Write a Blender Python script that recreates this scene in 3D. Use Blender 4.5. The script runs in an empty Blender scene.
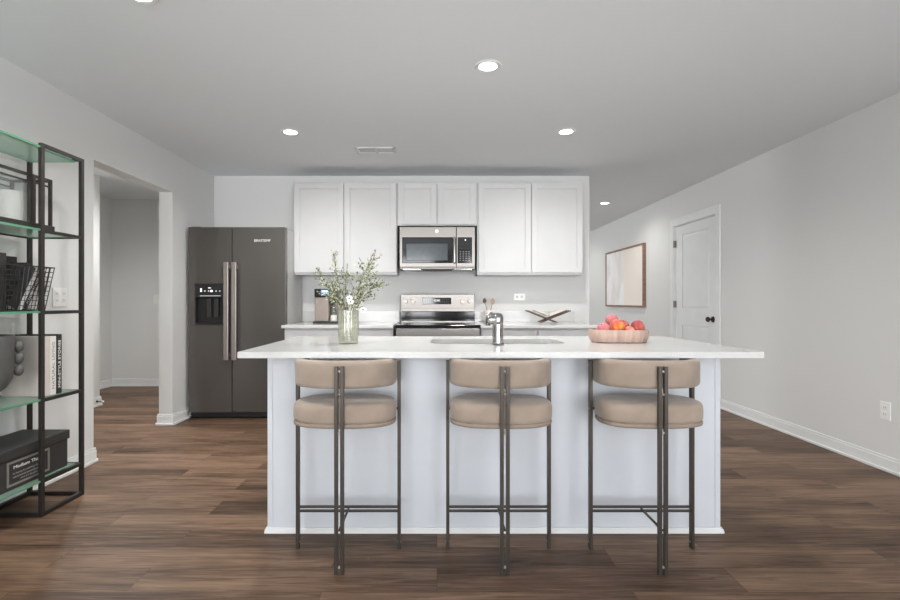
import bpy, bmesh, math, random
from mathutils import Vector, Matrix
random.seed(7)
S = bpy.context.scene
COL = S.collection
PI = math.pi

# ------------------------------------------------------------------ camera, world, daylight, added fills, exposure
H = 2.506                       # ceiling height
cam_data = bpy.data.cameras.new('camera')
cam = bpy.data.objects.new('camera', cam_data); COL.objects.link(cam)
cam.location = (0, 0, 1.14); cam.rotation_euler = (PI / 2, 0, 0)
cam_data.sensor_width = 36; cam_data.lens = 20.0
cam_data.shift_x = 13 / 900; cam_data.shift_y = 1 / 900
cam_data.clip_start = 0.05
S.camera = cam
vs = S.view_settings
vs.view_transform = 'Standard'; vs.look = 'None'; vs.gamma = 1.0; vs.use_curve_mapping = False
vs.exposure = 0.12
w = bpy.data.worlds.new('world'); S.world = w; w.use_nodes = True
bg = w.node_tree.nodes['Background']
bg.inputs[0].default_value = (0.94, 0.96, 1.0, 1); bg.inputs[1].default_value = 6.0

def area(name, loc, rot, sx, sy, power, color, spread=180):
    d = bpy.data.lights.new(name, 'AREA'); d.shape = 'RECTANGLE'; d.size = sx; d.size_y = sy
    d.energy = power; d.color = color; d.spread = math.radians(spread)
    o = bpy.data.objects.new(name, d); COL.objects.link(o); o.location = loc; o.rotation_euler = rot
    return o
# daylight through the two large windows behind the viewer: sky light straight in, plus added upward fills
for x in (-1.05, 1.75):
    area('window_daylight', (x, -2.80, 1.35), (PI / 2, 0, 0), 1.9, 1.9, 9.5, (0.90, 0.95, 1.0))
    area('ceiling_fill', (x, -2.85, 0.95), (PI / 2 + math.radians(38), 0, 0), 1.9, 1.1, 28, (0.97, 0.985, 1.0))  # added fill aimed up to brighten the ceiling
    area('back_wall_fill', (x, -2.85, 1.6), (PI / 2 + math.radians(16), 0, 0), 1.9, 1.2, 14, (0.97, 0.985, 1.0), 70)  # added narrow fill reaching the rear ceiling and back wall
# added fill in the room behind the kitchen wall, brightens right wall and picture
area('passage_fill', (-2.2, 9.0, 1.4), (PI / 2, 0, -PI / 2), 1.6, 1.6, 95, (0.95, 0.98, 1.0))
DOWNLIGHT = 80

# ------------------------------------------------------------------ materials
def lin(c):
    return tuple(((v / 255) / 12.92 if v / 255 <= 0.04045 else ((v / 255 + 0.055) / 1.055) ** 2.4) for v in c) + (1,)

def mat(name, rgb, rough=0.5, metal=0.0, noise=0.0, nscale=20.0, bump=0.0, stretch=(1, 1, 1), coat=0.0, sheen=0.0, spec=0.5):
    m = bpy.data.materials.new(name); m.use_nodes = True
    nt = m.node_tree; b = nt.nodes['Principled BSDF']
    b.inputs['Base Color'].default_value = lin(rgb)
    b.inputs['Roughness'].default_value = rough; b.inputs['Metallic'].default_value = metal
    b.inputs['Specular IOR Level'].default_value = spec
    if coat: b.inputs['Coat Weight'].default_value = coat; b.inputs['Coat Roughness'].default_value = 0.08
    if sheen: b.inputs['Sheen Weight'].default_value = sheen
    if noise or bump:
        tc = nt.nodes.new('ShaderNodeTexCoord'); mp = nt.nodes.new('ShaderNodeMapping')
        mp.inputs['Scale'].default_value = stretch
        n = nt.nodes.new('ShaderNodeTexNoise'); n.inputs['Scale'].default_value = nscale; n.inputs['Detail'].default_value = 5
        nt.links.new(tc.outputs['Object'], mp.inputs[0]); nt.links.new(mp.outputs[0], n.inputs['Vector'])
        if noise:
            r = nt.nodes.new('ShaderNodeValToRGB')
            lo = [max(0, v * (1 - noise)) for v in rgb]; hi = [min(255, v * (1 + noise)) for v in rgb]
            r.color_ramp.elements[0].position = 0.3; r.color_ramp.elements[1].position = 0.7
            r.color_ramp.elements[0].color = lin(lo); r.color_ramp.elements[1].color = lin(hi)
            nt.links.new(n.outputs[0], r.inputs[0]); nt.links.new(r.outputs[0], b.inputs['Base Color'])
        if bump:
            bp = nt.nodes.new('ShaderNodeBump'); bp.inputs['Strength'].default_value = bump; bp.inputs['Distance'].default_value = 0.01
            nt.links.new(n.outputs[0], bp.inputs['Height']); nt.links.new(bp.outputs[0], b.inputs['Normal'])
    return m

def emit(name, rgb, strength):
    m = bpy.data.materials.new(name); m.use_nodes = True
    b = m.node_tree.nodes['Principled BSDF']
    b.inputs['Base Color'].default_value = lin(rgb); b.inputs['Emission Color'].default_value = lin(rgb)
    b.inputs['Emission Strength'].default_value = strength
    return m

def glass(name, tint, body, body_amt, gloss=0.08):
    """thin tinted glass: tinted see-through, a little body colour, a fresnel reflection"""
    m = bpy.data.materials.new(name); m.use_nodes = True
    nt = m.node_tree; nt.nodes.clear()
    out = nt.nodes.new('ShaderNodeOutputMaterial')
    tr = nt.nodes.new('ShaderNodeBsdfTransparent'); tr.inputs[0].default_value = lin(tint)
    df = nt.nodes.new('ShaderNodeBsdfDiffuse'); df.inputs[0].default_value = lin(body)
    tl = nt.nodes.new('ShaderNodeBsdfTranslucent'); tl.inputs[0].default_value = lin(body)
    gl = nt.nodes.new('ShaderNodeBsdfGlossy'); gl.inputs['Roughness'].default_value = 0.03
    lw = nt.nodes.new('ShaderNodeLayerWeight'); lw.inputs[0].default_value = 0.25
    mr = nt.nodes.new('ShaderNodeMath'); mr.operation = 'MULTIPLY_ADD'; mr.inputs[1].default_value = 0.5; mr.inputs[2].default_value = gloss
    nt.links.new(lw.outputs['Fresnel'], mr.inputs[0])
    a = nt.nodes.new('ShaderNodeMixShader'); a.inputs[0].default_value = 0.5
    nt.links.new(df.outputs[0], a.inputs[1]); nt.links.new(tl.outputs[0], a.inputs[2])
    b = nt.nodes.new('ShaderNodeMixShader'); b.inputs[0].default_value = body_amt
    nt.links.new(tr.outputs[0], b.inputs[1]); nt.links.new(a.outputs[0], b.inputs[2])
    c = nt.nodes.new('ShaderNodeMixShader'); nt.links.new(mr.outputs[0], c.inputs[0])
    nt.links.new(b.outputs[0], c.inputs[1]); nt.links.new(gl.outputs[0], c.inputs[2])
    nt.links.new(c.outputs[0], out.inputs[0])
    return m

def floor_material():
    m = bpy.data.materials.new('wood_plank_floor'); m.use_nodes = True
    nt = m.node_tree; b = nt.nodes['Principled BSDF']; N = nt.nodes.new; L = nt.links.new
    tc = N('ShaderNodeTexCoord')
    br = N('ShaderNodeTexBrick'); br.offset = 0.37; br.offset_frequency = 2; br.squash = 1
    br.inputs['Scale'].default_value = 1.0; br.inputs['Brick Width'].default_value = 1.22; br.inputs['Row Height'].default_value = 0.178
    br.inputs['Mortar Size'].default_value = 0.0012; br.inputs['Mortar Smooth'].default_value = 0.3; br.inputs['Bias'].default_value = 0
    br.inputs['Color1'].default_value = (0, 0, 0, 1); br.inputs['Color2'].default_value = (1, 1, 1, 1); br.inputs['Mortar'].default_value = (0.5, 0.5, 0.5, 1)
    L(tc.outputs['Object'], br.inputs['Vector'])
    # the grain slides along by a random amount in each plank
    sc = N('ShaderNodeVectorMath'); sc.operation = 'SCALE'; sc.inputs['Scale'].default_value = 7.3
    L(br.outputs['Color'], sc.inputs[0])
    ad = N('ShaderNodeVectorMath'); ad.operation = 'ADD'; L(tc.outputs['Object'], ad.inputs[0]); L(sc.outputs[0], ad.inputs[1])
    m1 = N('ShaderNodeMapping'); m1.inputs['Scale'].default_value = (1.6, 26, 1); L(ad.outputs[0], m1.inputs[0])
    n1 = N('ShaderNodeTexNoise'); n1.inputs['Scale'].default_value = 2.0; n1.inputs['Detail'].default_value = 9; n1.inputs['Roughness'].default_value = 0.62
    n1.inputs['Distortion'].default_value = 0.9
    L(m1.outputs[0], n1.inputs['Vector'])
    m2 = N('ShaderNodeMapping'); m2.inputs['Scale'].default_value = (0.8, 4.5, 1); L(ad.outputs[0], m2.inputs[0])
    n2 = N('ShaderNodeTexNoise'); n2.inputs['Scale'].default_value = 1.3; n2.inputs['Detail'].default_value = 4; L(m2.outputs[0], n2.inputs['Vector'])
    mx = N('ShaderNodeMath'); mx.operation = 'MULTIPLY_ADD'; mx.inputs[1].default_value = 0.55; L(n1.outputs[0], mx.inputs[0])
    mm = N('ShaderNodeMath'); mm.operation = 'MULTIPLY'; mm.inputs[1].default_value = 0.45; L(n2.outputs[0], mm.inputs[0]); L(mm.outputs[0], mx.inputs[2])
    sep = N('ShaderNodeSeparateColor'); L(br.outputs['Color'], sep.inputs[0])
    m3 = N('ShaderNodeMath'); m3.operation = 'MULTIPLY_ADD'; m3.inputs[1].default_value = 0.10; L(sep.outputs[0], m3.inputs[0]); L(mx.outputs[0], m3.inputs[2])
    r = N('ShaderNodeValToRGB'); e = r.color_ramp.elements
    e[0].position = 0.39; e[0].color = lin((56, 43, 34)); e[1].position = 0.69; e[1].color = lin((136, 110, 90))
    k = e.new(0.53); k.color = lin((98, 76, 60))
    L(m3.outputs[0], r.inputs[0])
    dk = N('ShaderNodeMixRGB'); dk.blend_type = 'MULTIPLY'; dk.inputs[2].default_value = (0.45, 0.42, 0.4, 1)
    L(br.outputs['Fac'], dk.inputs[0]); L(r.outputs[0], dk.inputs[1]); L(dk.outputs[0], b.inputs['Base Color'])
    b.inputs['Roughness'].default_value = 0.45; b.inputs['Specular IOR Level'].default_value = 0.18
    bp = N('ShaderNodeBump'); bp.inputs['Strength'].default_value = 0.12; bp.inputs['Distance'].default_value = 0.004
    L(n1.outputs[0], bp.inputs['Height']); L(bp.outputs[0], b.inputs['Normal'])
    return m

def peach_material(name, c1, c2, c3):
    m = bpy.data.materials.new(name); m.use_nodes = True
    nt = m.node_tree; b = nt.nodes['Principled BSDF']
    tc = nt.nodes.new('ShaderNodeTexCoord'); n = nt.nodes.new('ShaderNodeTexNoise')
    n.inputs['Scale'].default_value = 14; n.inputs['Detail'].default_value = 4
    r = nt.nodes.new('ShaderNodeValToRGB'); e = r.color_ramp.elements
    e[0].position = 0.36; e[0].color = lin(c1); e[1].position = 0.66; e[1].color = lin(c3); k = e.new(0.52); k.color = lin(c2)
    nt.links.new(tc.outputs['Object'], n.inputs['Vector']); nt.links.new(n.outputs[0], r.inputs[0]); nt.links.new(r.outputs[0], b.inputs['Base Color'])
    b.inputs['Roughness'].default_value = 0.6; b.inputs['Sheen Weight'].default_value = 0.3
    return m

M = {}
M['wall'] = mat('wall_paint', (217, 217, 215), 0.85, bump=0.02, nscale=180)
M['ceiling'] = mat('ceiling_paint', (229, 232, 234), 0.95, bump=0.03, nscale=140)
M['trim'] = mat('white_trim_paint', (226, 227, 226), 0.45, noise=0.01, nscale=6)
M['cab'] = mat('white_cabinet_paint', (202, 202, 201), 0.38, noise=0.008, nscale=5)
M['island'] = mat('white_island_paint', (205, 209, 214), 0.42, noise=0.01, nscale=5)
M['quartz'] = mat('white_quartz', (204, 204, 202), 0.14, noise=0.012, nscale=60)
M['steel'] = mat('brushed_steel', (122, 118, 114), 0.32, 1.0, noise=0.03, nscale=30, stretch=(1, 1, 40))
M['chrome'] = mat('chrome', (168, 168, 168), 0.12, 1.0, noise=0.01)
M['dsteel'] = mat('dark_slate_steel', (98, 94, 90), 0.22, 0.45, noise=0.02, nscale=25, stretch=(1, 1, 30))
M['handle'] = mat('grey_handle_metal', (158, 150, 144), 0.35, 0.7, noise=0.02)
M['blackgloss'] = mat('black_gloss', (14, 15, 17), 0.08, noise=0.05)
M['blackglass'] = mat('grey_oven_glass', (74, 80, 84), 0.12, noise=0.04)
M['blackpl'] = mat('black_plastic', (28, 27, 26), 0.45, noise=0.05)
M['darkgap'] = mat('dark_recess', (20, 19, 18), 0.6, noise=0.05)
M['velvet'] = mat('taupe_velvet', (150, 135, 121), 0.85, noise=0.07, nscale=9, bump=0.05, sheen=0.25)
M['piping'] = mat('taupe_piping', (142, 128, 115), 0.8, noise=0.04)
M['bronze'] = mat('dark_bronze_metal', (74, 68, 63), 0.42, 0.6, noise=0.04)
M['bolt'] = mat('pale_bolt_metal', (190, 182, 172), 0.3, 0.9, noise=0.02)
M['shelfmetal'] = mat('charcoal_metal', (52, 48, 45), 0.45, 0.5, noise=0.05)
M['glass_shelf'] = glass('green_tinted_glass', (242, 250, 245), (220, 248, 232), 0.42)
M['glass_edge'] = glass('green_glass_edge', (110, 175, 140), (130, 205, 165), 0.8)
M['glass_clear'] = glass('clear_glass', (250, 252, 251), (235, 238, 236), 0.02, 0.03)
M['vase'] = glass('pale_green_glass', (249, 250, 245), (226, 227, 210), 0.20, 0.06)
M['candle'] = mat('white_wax', (240, 236, 230), 0.5, noise=0.01)
M['boxblack'] = mat('black_card', (46, 45, 43), 0.6, noise=0.05)
M['boxframe'] = mat('grey_metal_frame', (150, 148, 142), 0.4, 0.6, noise=0.03)
M['white'] = mat('white_lettering', (235, 235, 232), 0.5, noise=0.01)
M['greyink'] = mat('grey_lettering', (140, 138, 134), 0.5, noise=0.01)
M['bookwhite'] = mat('off_white_cover', (222, 219, 213), 0.6, noise=0.02)
M['bookpink'] = mat('pale_pink_cover', (206, 196, 190), 0.6, noise=0.02)
M['bookblack'] = mat('black_cover', (42, 41, 40), 0.5, noise=0.05)
M['paper'] = mat('paper_pages', (226, 220, 208), 0.8, noise=0.03, nscale=40)
M['vessel'] = mat('charcoal_ceramic', (84, 84, 82), 0.55, noise=0.06)
M['ceramic'] = mat('white_ceramic', (238, 236, 232), 0.2, noise=0.01)
M['pinkceramic'] = mat('blush_ceramic', (226, 208, 200), 0.4, noise=0.02)
M['wood'] = mat('pale_wood', (176, 152, 128), 0.55, noise=0.1, nscale=6, stretch=(1, 1, 6))
M['bowlwood'] = mat('rosy_wood', (182, 155, 141), 0.55, noise=0.10, nscale=7, stretch=(6, 1, 1))
M['walnut'] = mat('walnut_wood', (92, 70, 58), 0.5, noise=0.15, nscale=8, stretch=(5, 1, 1))
M['frame'] = mat('brown_wood_frame', (140, 108, 90), 0.5, noise=0.12, nscale=6, stretch=(1, 1, 6))
M['stem'] = mat('brown_stem', (104, 88, 66), 0.7, noise=0.1)
M['leafA'] = mat('sage_leaf', (172, 178, 148), 0.6, noise=0.18, nscale=60)
M['leafB'] = mat('dark_leaf', (92, 98, 74), 0.6, noise=0.2, nscale=60)
M['leafC'] = mat('pale_leaf', (212, 215, 194), 0.6, noise=0.1, nscale=60)
M['petal'] = mat('white_petal', (244, 240, 238), 0.6, noise=0.02)
M['sidegrey'] = mat('light_grey_side_paint', (196, 196, 194), 0.5, noise=0.01)
M['hinge'] = mat('satin_hinge_metal', (120, 118, 114), 0.35, 0.7, noise=0.03)
M['oil'] = mat('dark_oil_rubbed_bronze', (58, 54, 52), 0.3, 0.8, noise=0.05)
M['champagne'] = mat('champagne_plastic', (142, 130, 121), 0.35, 0.3, noise=0.03)
M['screen'] = emit('lit_blue_display', (120, 150, 200), 0.5)
M['icon'] = emit('lit_white_icon', (230, 235, 235), 0.8)
M['led'] = emit('recessed_lamp_lens', (255, 250, 240), 18)
M['floor'] = floor_material()

def art_material():
    m = bpy.data.materials.new('abstract_pale_print'); m.use_nodes = True
    nt = m.node_tree; b = nt.nodes['Principled BSDF']; N = nt.nodes.new; L = nt.links.new
    tc = N('ShaderNodeTexCoord'); mp = N('ShaderNodeMapping'); mp.inputs['Scale'].default_value = (1, 1.0, 0.55); L(tc.outputs['Object'], mp.inputs[0])
    wv = N('ShaderNodeTexNoise'); wv.inputs['Scale'].default_value = 2.0; wv.inputs['Detail'].default_value = 3; wv.inputs['Distortion'].default_value = 1.2
    L(mp.outputs[0], wv.inputs['Vector'])
    r = N('ShaderNodeValToRGB'); e = r.color_ramp.elements
    e[0].position = 0.42; e[0].color = lin((238, 233, 229)); e[1].position = 0.56; e[1].color = lin((253, 252, 251))
    L(wv.outputs[0], r.inputs[0])
    sp = N('ShaderNodeSeparateXYZ'); L(tc.outputs['Object'], sp.inputs[0])
    # the near half of the sheet is a plain cream field (object y runs along the wall)
    w2 = N('ShaderNodeMath'); w2.operation = 'MULTIPLY_ADD'; w2.inputs[1].default_value = 0.25; L(wv.outputs[0], w2.inputs[0]); L(sp.outputs['Y'], w2.inputs[2])
    r2 = N('ShaderNodeValToRGB'); r2.color_ramp.elements[0].position = 0.10; r2.color_ramp.elements[1].position = 0.13
    L(w2.outputs[0], r2.inputs[0])
    mx = N('ShaderNodeMixRGB'); mx.inputs[1].default_value = lin((247, 238, 228)); L(r2.outputs[0], mx.inputs[0]); L(r.outputs[0], mx.inputs[2])
    L(mx.outputs[0], b.inputs['Base Color']); b.inputs['Roughness'].default_value = 0.35
    return m
M['art'] = art_material()

# ------------------------------------------------------------------ helpers
def box(bm, x0, x1, y0, y1, z0, z1, bev=0.0, seg=2):
    t = bmesh.new()
    bmesh.ops.create_cube(t, size=1)
    for v in t.verts:
        v.co = Vector((x0 + (v.co.x + .5) * (x1 - x0), y0 + (v.co.y + .5) * (y1 - y0), z0 + (v.co.z + .5) * (z1 - z0)))
    if bev: bmesh.ops.bevel(t, geom=list(t.edges), offset=bev, segments=seg, affect='EDGES', profile=0.5)
    merge(bm, t); return bm

def merge(bm, t, mtx=None):
    if mtx is not None: bmesh.ops.transform(t, matrix=mtx, verts=t.verts)
    me = bpy.data.meshes.new('tmp'); t.to_mesh(me); bm.from_mesh(me); bpy.data.meshes.remove(me); t.free()

def B(*a, **k):
    return box(bmesh.new(), *a, **k)

def cyl(bm, p0, p1, r0, r1=None, n=16, cap=True):
    r1 = r0 if r1 is None else r1
    p0, p1 = Vector(p0), Vector(p1); d = p1 - p0
    t = bmesh.new()
    bmesh.ops.create_cone(t, cap_ends=cap, segments=n, radius1=r0, radius2=r1, depth=d.length)
    q = d.to_track_quat('Z', 'Y').to_matrix().to_4x4()
    merge(bm, t, Matrix.Translation((p0 + p1) / 2) @ q); return bm

def bar(bm, p0, p1, w_, h_):
    """square bar between two points (w_ across, h_ the other way)"""
    p0, p1 = Vector(p0), Vector(p1); d = p1 - p0
    t = bmesh.new(); bmesh.ops.create_cube(t, size=1)
    for v in t.verts: v.co = Vector((v.co.x * w_, v.co.y * h_, v.co.z * d.length))
    merge(bm, t, Matrix.Translation((p0 + p1) / 2) @ d.to_track_quat('Z', 'Y').to_matrix().to_4x4()); return bm

def ball(bm, c, r, sc=(1, 1, 1), u=16, v=10):
    t = bmesh.new(); bmesh.ops.create_uvsphere(t, u_segments=u, v_segments=v, radius=r)
    merge(bm, t, Matrix.Translation(c) @ Matrix.Diagonal((*sc, 1))); return bm

def lathe(bm, prof, n=32, c=(0, 0, 0), ribs=0, amp=0.0, close=False, base=True):
    rings = []
    for r, z in prof:
        ring = []
        for i in range(n):
            a = 2 * PI * i / n
            rr = r * (1 + (amp * math.cos(ribs * a) if ribs and r > 0.005 else 0))
            ring.append(bm.verts.new((c[0] + rr * math.cos(a), c[1] + rr * math.sin(a), c[2] + z)))
        rings.append(ring)
    for k in range(len(rings) - 1):
        for i in range(n):
            j = (i + 1) % n
            bm.faces.new((rings[k][i], rings[k][j], rings[k + 1][j], rings[k + 1][i]))
    if base: bm.faces.new(list(reversed(rings[0])))
    if not close: bm.faces.new(rings[-1])
    return bm

def tube(bm, pts, radii, n=8):
    pts = [Vector(p) for p in pts]; rings = []
    for i, p in enumerate(pts):
        d = (pts[min(i + 1, len(pts) - 1)] - pts[max(i - 1, 0)]).normalized()
        up = Vector((0, 0, 1)) if abs(d.z) < 0.9 else Vector((0, 1, 0))
        a = d.cross(up).normalized(); b = d.cross(a)
        r = radii[i] if isinstance(radii, (list, tuple)) else radii
        rings.append([bm.verts.new(p + r * (math.cos(2 * PI * k / n) * a + math.sin(2 * PI * k / n) * b)) for k in range(n)])
    for q in range(len(rings) - 1):
        for k in range(n):
            j = (k + 1) % n
            bm.faces.new((rings[q][k], rings[q][j], rings[q + 1][j], rings[q + 1][k]))
    bm.faces.new(rings[0]); bm.faces.new(rings[-1])
    return bm

def sup(a, b, n, N=64):
    """superellipse outline"""
    out = []
    for i in range(N):
        t = 2 * PI * i / N; c, s = math.cos(t), math.sin(t)
        out.append((a * math.copysign(abs(c) ** (2 / n), c), b * math.copysign(abs(s) ** (2 / n), s)))
    return out

def stack(bm, loops):
    """skin a list of equal-length closed loops of 3-D points, capped at both ends"""
    R = [[bm.verts.new(p) for p in L] for L in loops]
    n = len(R[0])
    for q in range(len(R) - 1):
        for k in range(n):
            j = (k + 1) % n
            bm.faces.new((R[q][k], R[q][j], R[q + 1][j], R[q + 1][k]))
    bm.faces.new(list(reversed(R[0]))); bm.faces.new(R[-1])
    return bm

def obj(name, bm, m, parent=None, loc=None, smooth=None, kind=None):
    bmesh.ops.recalc_face_normals(bm, faces=bm.faces)
    me = bpy.data.meshes.new(name)
    if loc is not None: bmesh.ops.translate(bm, verts=bm.verts, vec=-Vector(loc))
    bm.to_mesh(me); bm.free()
    for k in (m if isinstance(m, (list, tuple)) else [m]): me.materials.append(M[k])
    o = bpy.data.objects.new(name, me); COL.objects.link(o)
    if loc is not None: o.location = loc
    if parent is not None: o.parent = parent
    if smooth:
        for p in me.polygons: p.use_smooth = True
        try: me.set_sharp_from_angle(angle=math.radians(smooth))
        except Exception: pass
    if kind: o['kind'] = kind
    return o

def struct(name, bm, m, parent=None, loc=None):
    return obj(name, bm, m, parent, loc=loc, kind=None if parent else 'structure')

def thing(name, label, cat, loc=(0, 0, 0), rz=0, group=None):
    o = bpy.data.objects.new(name, None); COL.objects.link(o); o.empty_display_size = 0.1
    o.location = loc; o.rotation_euler = (0, 0, rz)
    o['label'] = label; o['category'] = cat
    if group: o['group'] = group
    return o

def tag(o, label, cat, group=None):
    o['label'] = label; o['category'] = cat
    if group: o['group'] = group
    return o

def copy_tree(o, parent=None):
    c = o.copy(); COL.objects.link(c); c.parent = parent
    for ch in list(o.children): copy_tree(ch, c)
    return c

def text(name, s, size, m, parent, origin, xdir, ydir, depth=0.0006, align='CENTER', label=None, space=1.0, width=None):
    """lettering lying in the plane spanned by xdir (reading direction) and ydir (up of the letters)"""
    cu = bpy.data.curves.new(name, 'FONT'); cu.body = s; cu.size = size; cu.align_x = align; cu.align_y = 'CENTER'
    cu.extrude = depth; cu.space_character = space
    t = bpy.data.objects.new('tmp', cu); COL.objects.link(t)
    dg = bpy.context.evaluated_depsgraph_get(); dg.update()
    me = bpy.data.meshes.new_from_object(t.evaluated_get(dg)); me.name = name
    bpy.data.objects.remove(t); bpy.data.curves.remove(cu)
    x = Vector(xdir).normalized(); y = Vector(ydir).normalized(); z = x.cross(y)
    if width:
        xs = [v.co.x for v in me.vertices]; k = width / (max(xs) - min(xs))
        for v in me.vertices: v.co.x *= k
    R = Matrix((x, y, z)).transposed().to_4x4()
    me.transform(Matrix.Translation(origin) @ R)
    me.materials.clear(); me.materials.append(M[m])
    o = bpy.data.objects.new(name, me); COL.objects.link(o); o.parent = parent
    if label: o['label'] = label
    return o

# ------------------------------------------------------------------ the room
XL, XR, YB = -2.435, 3.025, 5.464
LT = 0.125                                   # left wall thickness
OY0, OY1, OZ = 3.545, 4.603, 2.143            # opening in the left wall
YH, XH, XH2, YH1 = 6.70, -4.36, -3.69, 5.47  # hallway
struct('floor', B(-6.2, 3.4, -3.1, 12.2, -0.10, 0.0), 'floor')
struct('ceiling', B(-6.2, 3.4, -3.1, 12.2, H, H + 0.12), 'ceiling')
bm = B(XL - LT, XL, -2.9, OY0, 0, H)
box(bm, XL - LT, XL, OY0, OY1, OZ, H); box(bm, XL - LT, XL, OY1, 12.0, 0, H)
struct('wall_left', bm, 'wall')
struct('wall_back', B(XL, 1.665, YB, YB + 0.115, 0, H), 'wall')
struct('wall_far', B(XL, XR, 11.9, 12.0, 0, H), 'wall')
DY0, DY1, DZ = 5.411, 6.368, 2.089           # door in the right wall
bm = B(XR, XR + 0.12, -2.9, DY0, 0, H); box(bm, XR, XR + 0.12, DY1, 12.0, 0, H); box(bm, XR, XR + 0.12, DY0, DY1, DZ, H)
struct('wall_right', bm, 'wall')
# rear wall behind the viewer with two big window openings
bm = B(XL, XR, -3.0, -2.9, 0, 0.35); box(bm, XL, XR, -3.0, -2.9, 2.35, H)
for a, b_ in ((XL, -2.05), (-0.05, 0.75), (2.75, XR)): box(bm, a, b_, -3.0, -2.9, 0.35, 2.35)
struct('wall_rear', bm, 'wall')
for i, (a, b_) in enumerate(((-2.05, -0.05), (0.75, 2.75))):
    c = (a + b_) / 2
    bm = B(a, a + .05, -2.98, -2.92, .35, 2.35); box(bm, b_ - .05, b_, -2.98, -2.92, .35, 2.35)
    box(bm, a, b_, -2.98, -2.92, .35, .40); box(bm, a, b_, -2.98, -2.92, 2.30, 2.35); box(bm, a, b_, -2.98, -2.92, 1.32, 1.37)
    struct('window_%d' % (i + 1), bm, 'trim')
# hallway beyond the opening
struct('wall_hall_back', B(XH - 0.1, XL - LT, YH, YH + 0.1, 0, H), 'wall')
struct('wall_hall_side', B(XH - 0.1, XH, YH1 - 0.12, YH, 0, H), 'wall')
bm = B(XH2 - 0.12, XH2, 2.4, YH1, 0, H); box(bm, XH, XH2 - 0.12, YH1 - 0.12, YH1, 0, H)
struct('wall_hall_left', bm, 'wall')
struct('wall_hall_front', B(XH2, XL - LT, 2.3, 2.4, 0, H), 'wall')

def baseb(bm, x0, x1, y0, y1, nx, ny, zt=0.10):
    """baseboard with a stepped top and a shoe; (nx, ny) points into the room from the wall face"""
    def run(d, z0, z1):
        ax0, ax1, ay0, ay1 = x0, x1, y0, y1
        if nx: ax0, ax1 = sorted((x0, x0 + nx * d))
        if ny: ay0, ay1 = sorted((y0, y0 + ny * d))
        box(bm, ax0, ax1, ay0, ay1, z0, z1, 0.002, 1)
    run(0.015, 0, zt - 0.018); run(0.009, zt - 0.018, zt); run(0.028, 0, 0.018)
    return bm
bm = bmesh.new()
baseb(bm, XL, XL, -2.9, OY0 + .012, 1, 0); baseb(bm, XL - LT - .012, XL + .012, OY0, OY0, 0, 1)
baseb(bm, XL - LT - .012, XL + .012, OY1, OY1, 0, -1); baseb(bm, XL, XL, OY1 - .012, YB, 1, 0)
baseb(bm, XL - LT, XL - LT, OY1 - .012, YH, -1, 0); baseb(bm, XL - LT, XL - LT, 2.4, OY0 + .012, -1, 0)
struct('baseboard_left', bm, 'trim')
bm = bmesh.new(); baseb(bm, XR, XR, -2.9, DY0 - 0.087, -1, 0); baseb(bm, XR, XR, DY1 + 0.087, 11.9, -1, 0)
struct('baseboard_right', bm, 'trim')
bm = bmesh.new(); baseb(bm, XH, XL - LT, YH, YH, 0, -1); baseb(bm, XH, XH, YH1, YH, 1, 0); baseb(bm, XH2, XH2, 2.4, YH1 + .012, 1, 0)
baseb(bm, XH, XH2, YH1, YH1, 0, 1)
struct('baseboard_hall', bm, 'trim')
bm = bmesh.new(); baseb(bm, 1.60, 1.665, YB, YB, 0, -1); baseb(bm, 1.665, 1.665, YB, YB + 0.115, 1, 0)
struct('baseboard_back', bm, 'trim')

# door in the right wall: casing, slab with two raised panels, hinges and knob
bm = B(XR - .018, XR, DY0 - .086, DY0 + .004, 0, DZ - .004, .003); box(bm, XR - .018, XR, DY1 - .004, DY1 + .086, 0, DZ - .004, .003)
box(bm, XR - .018, XR, DY0 - .086, DY1 + .086, DZ - .004, DZ + .086, .003)
box(bm, XR, XR + .12, DY0, DY0 + .012, 0, DZ - .012); box(bm, XR, XR + .12, DY1 - .012, DY1, 0, DZ - .012); box(bm, XR, XR + .12, DY0, DY1, DZ - .012, DZ)
struct('trim_1', bm, 'trim')
sx = XR + .010
def door_slab():
    bm = bmesh.new()
    y0, y1, z0, z1 = DY0 + .016, DY1 - .018, .012, DZ - .016
    pl, pr = DY0 + .165, DY1 - .175
    panels = ((0.20, 0.845), (1.05, 1.957))
    t = .035
    box(bm, sx, sx + t, y0, pl, z0, z1, .001, 1); box(bm, sx, sx + t, pr, y1, z0, z1, .001, 1)
    zz = [z0, panels[0][0], panels[0][1], panels[1][0], panels[1][1], z1]
    for a in (0, 2, 4): box(bm, sx, sx + t, pl, pr, zz[a], zz[a + 1])
    for a, b_ in panels:
        box(bm, sx + .012, sx + .030, pl, pr, a, b_)
        # sloped moulding around a raised field
        o_ = [(pl, a), (pr, a), (pr, b_), (pl, b_)]
        i_ = [(pl + .03, a + .03), (pr - .03, a + .03), (pr - .03, b_ - .03), (pl + .03, b_ - .03)]
        ov = [bm.verts.new((sx + .012, *p)) for p in o_]; iv = [bm.verts.new((sx + .003, *p)) for p in i_]
        for k in range(4): bm.faces.new((ov[k], ov[(k + 1) % 4], iv[(k + 1) % 4], iv[k]))
        bm.faces.new(iv)
    return bm
door = struct('door_1', door_slab(), 'trim')
for z in (1.86, 1.10, 0.25):
    bm = B(XR - .020, XR + .012, DY1 - .030, DY1 - .010, z - .042, z + .042, .002); cyl(bm, (XR - .02, DY1 - .02, z - .045), (XR - .02, DY1 - .02, z + .045), .006)
    obj('hinge', bm, 'hinge', door)
ky, kz = DY0 + .085, 0.938
bm = cyl(bmesh.new(), (sx, ky, kz), (sx - .010, ky, kz), .034, .030, 24); cyl(bm, (sx - .01, ky, kz), (sx - .045, ky, kz), .012)
ball(bm, (sx - .058, ky, kz), .029, (.8, 1, 1))
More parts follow.
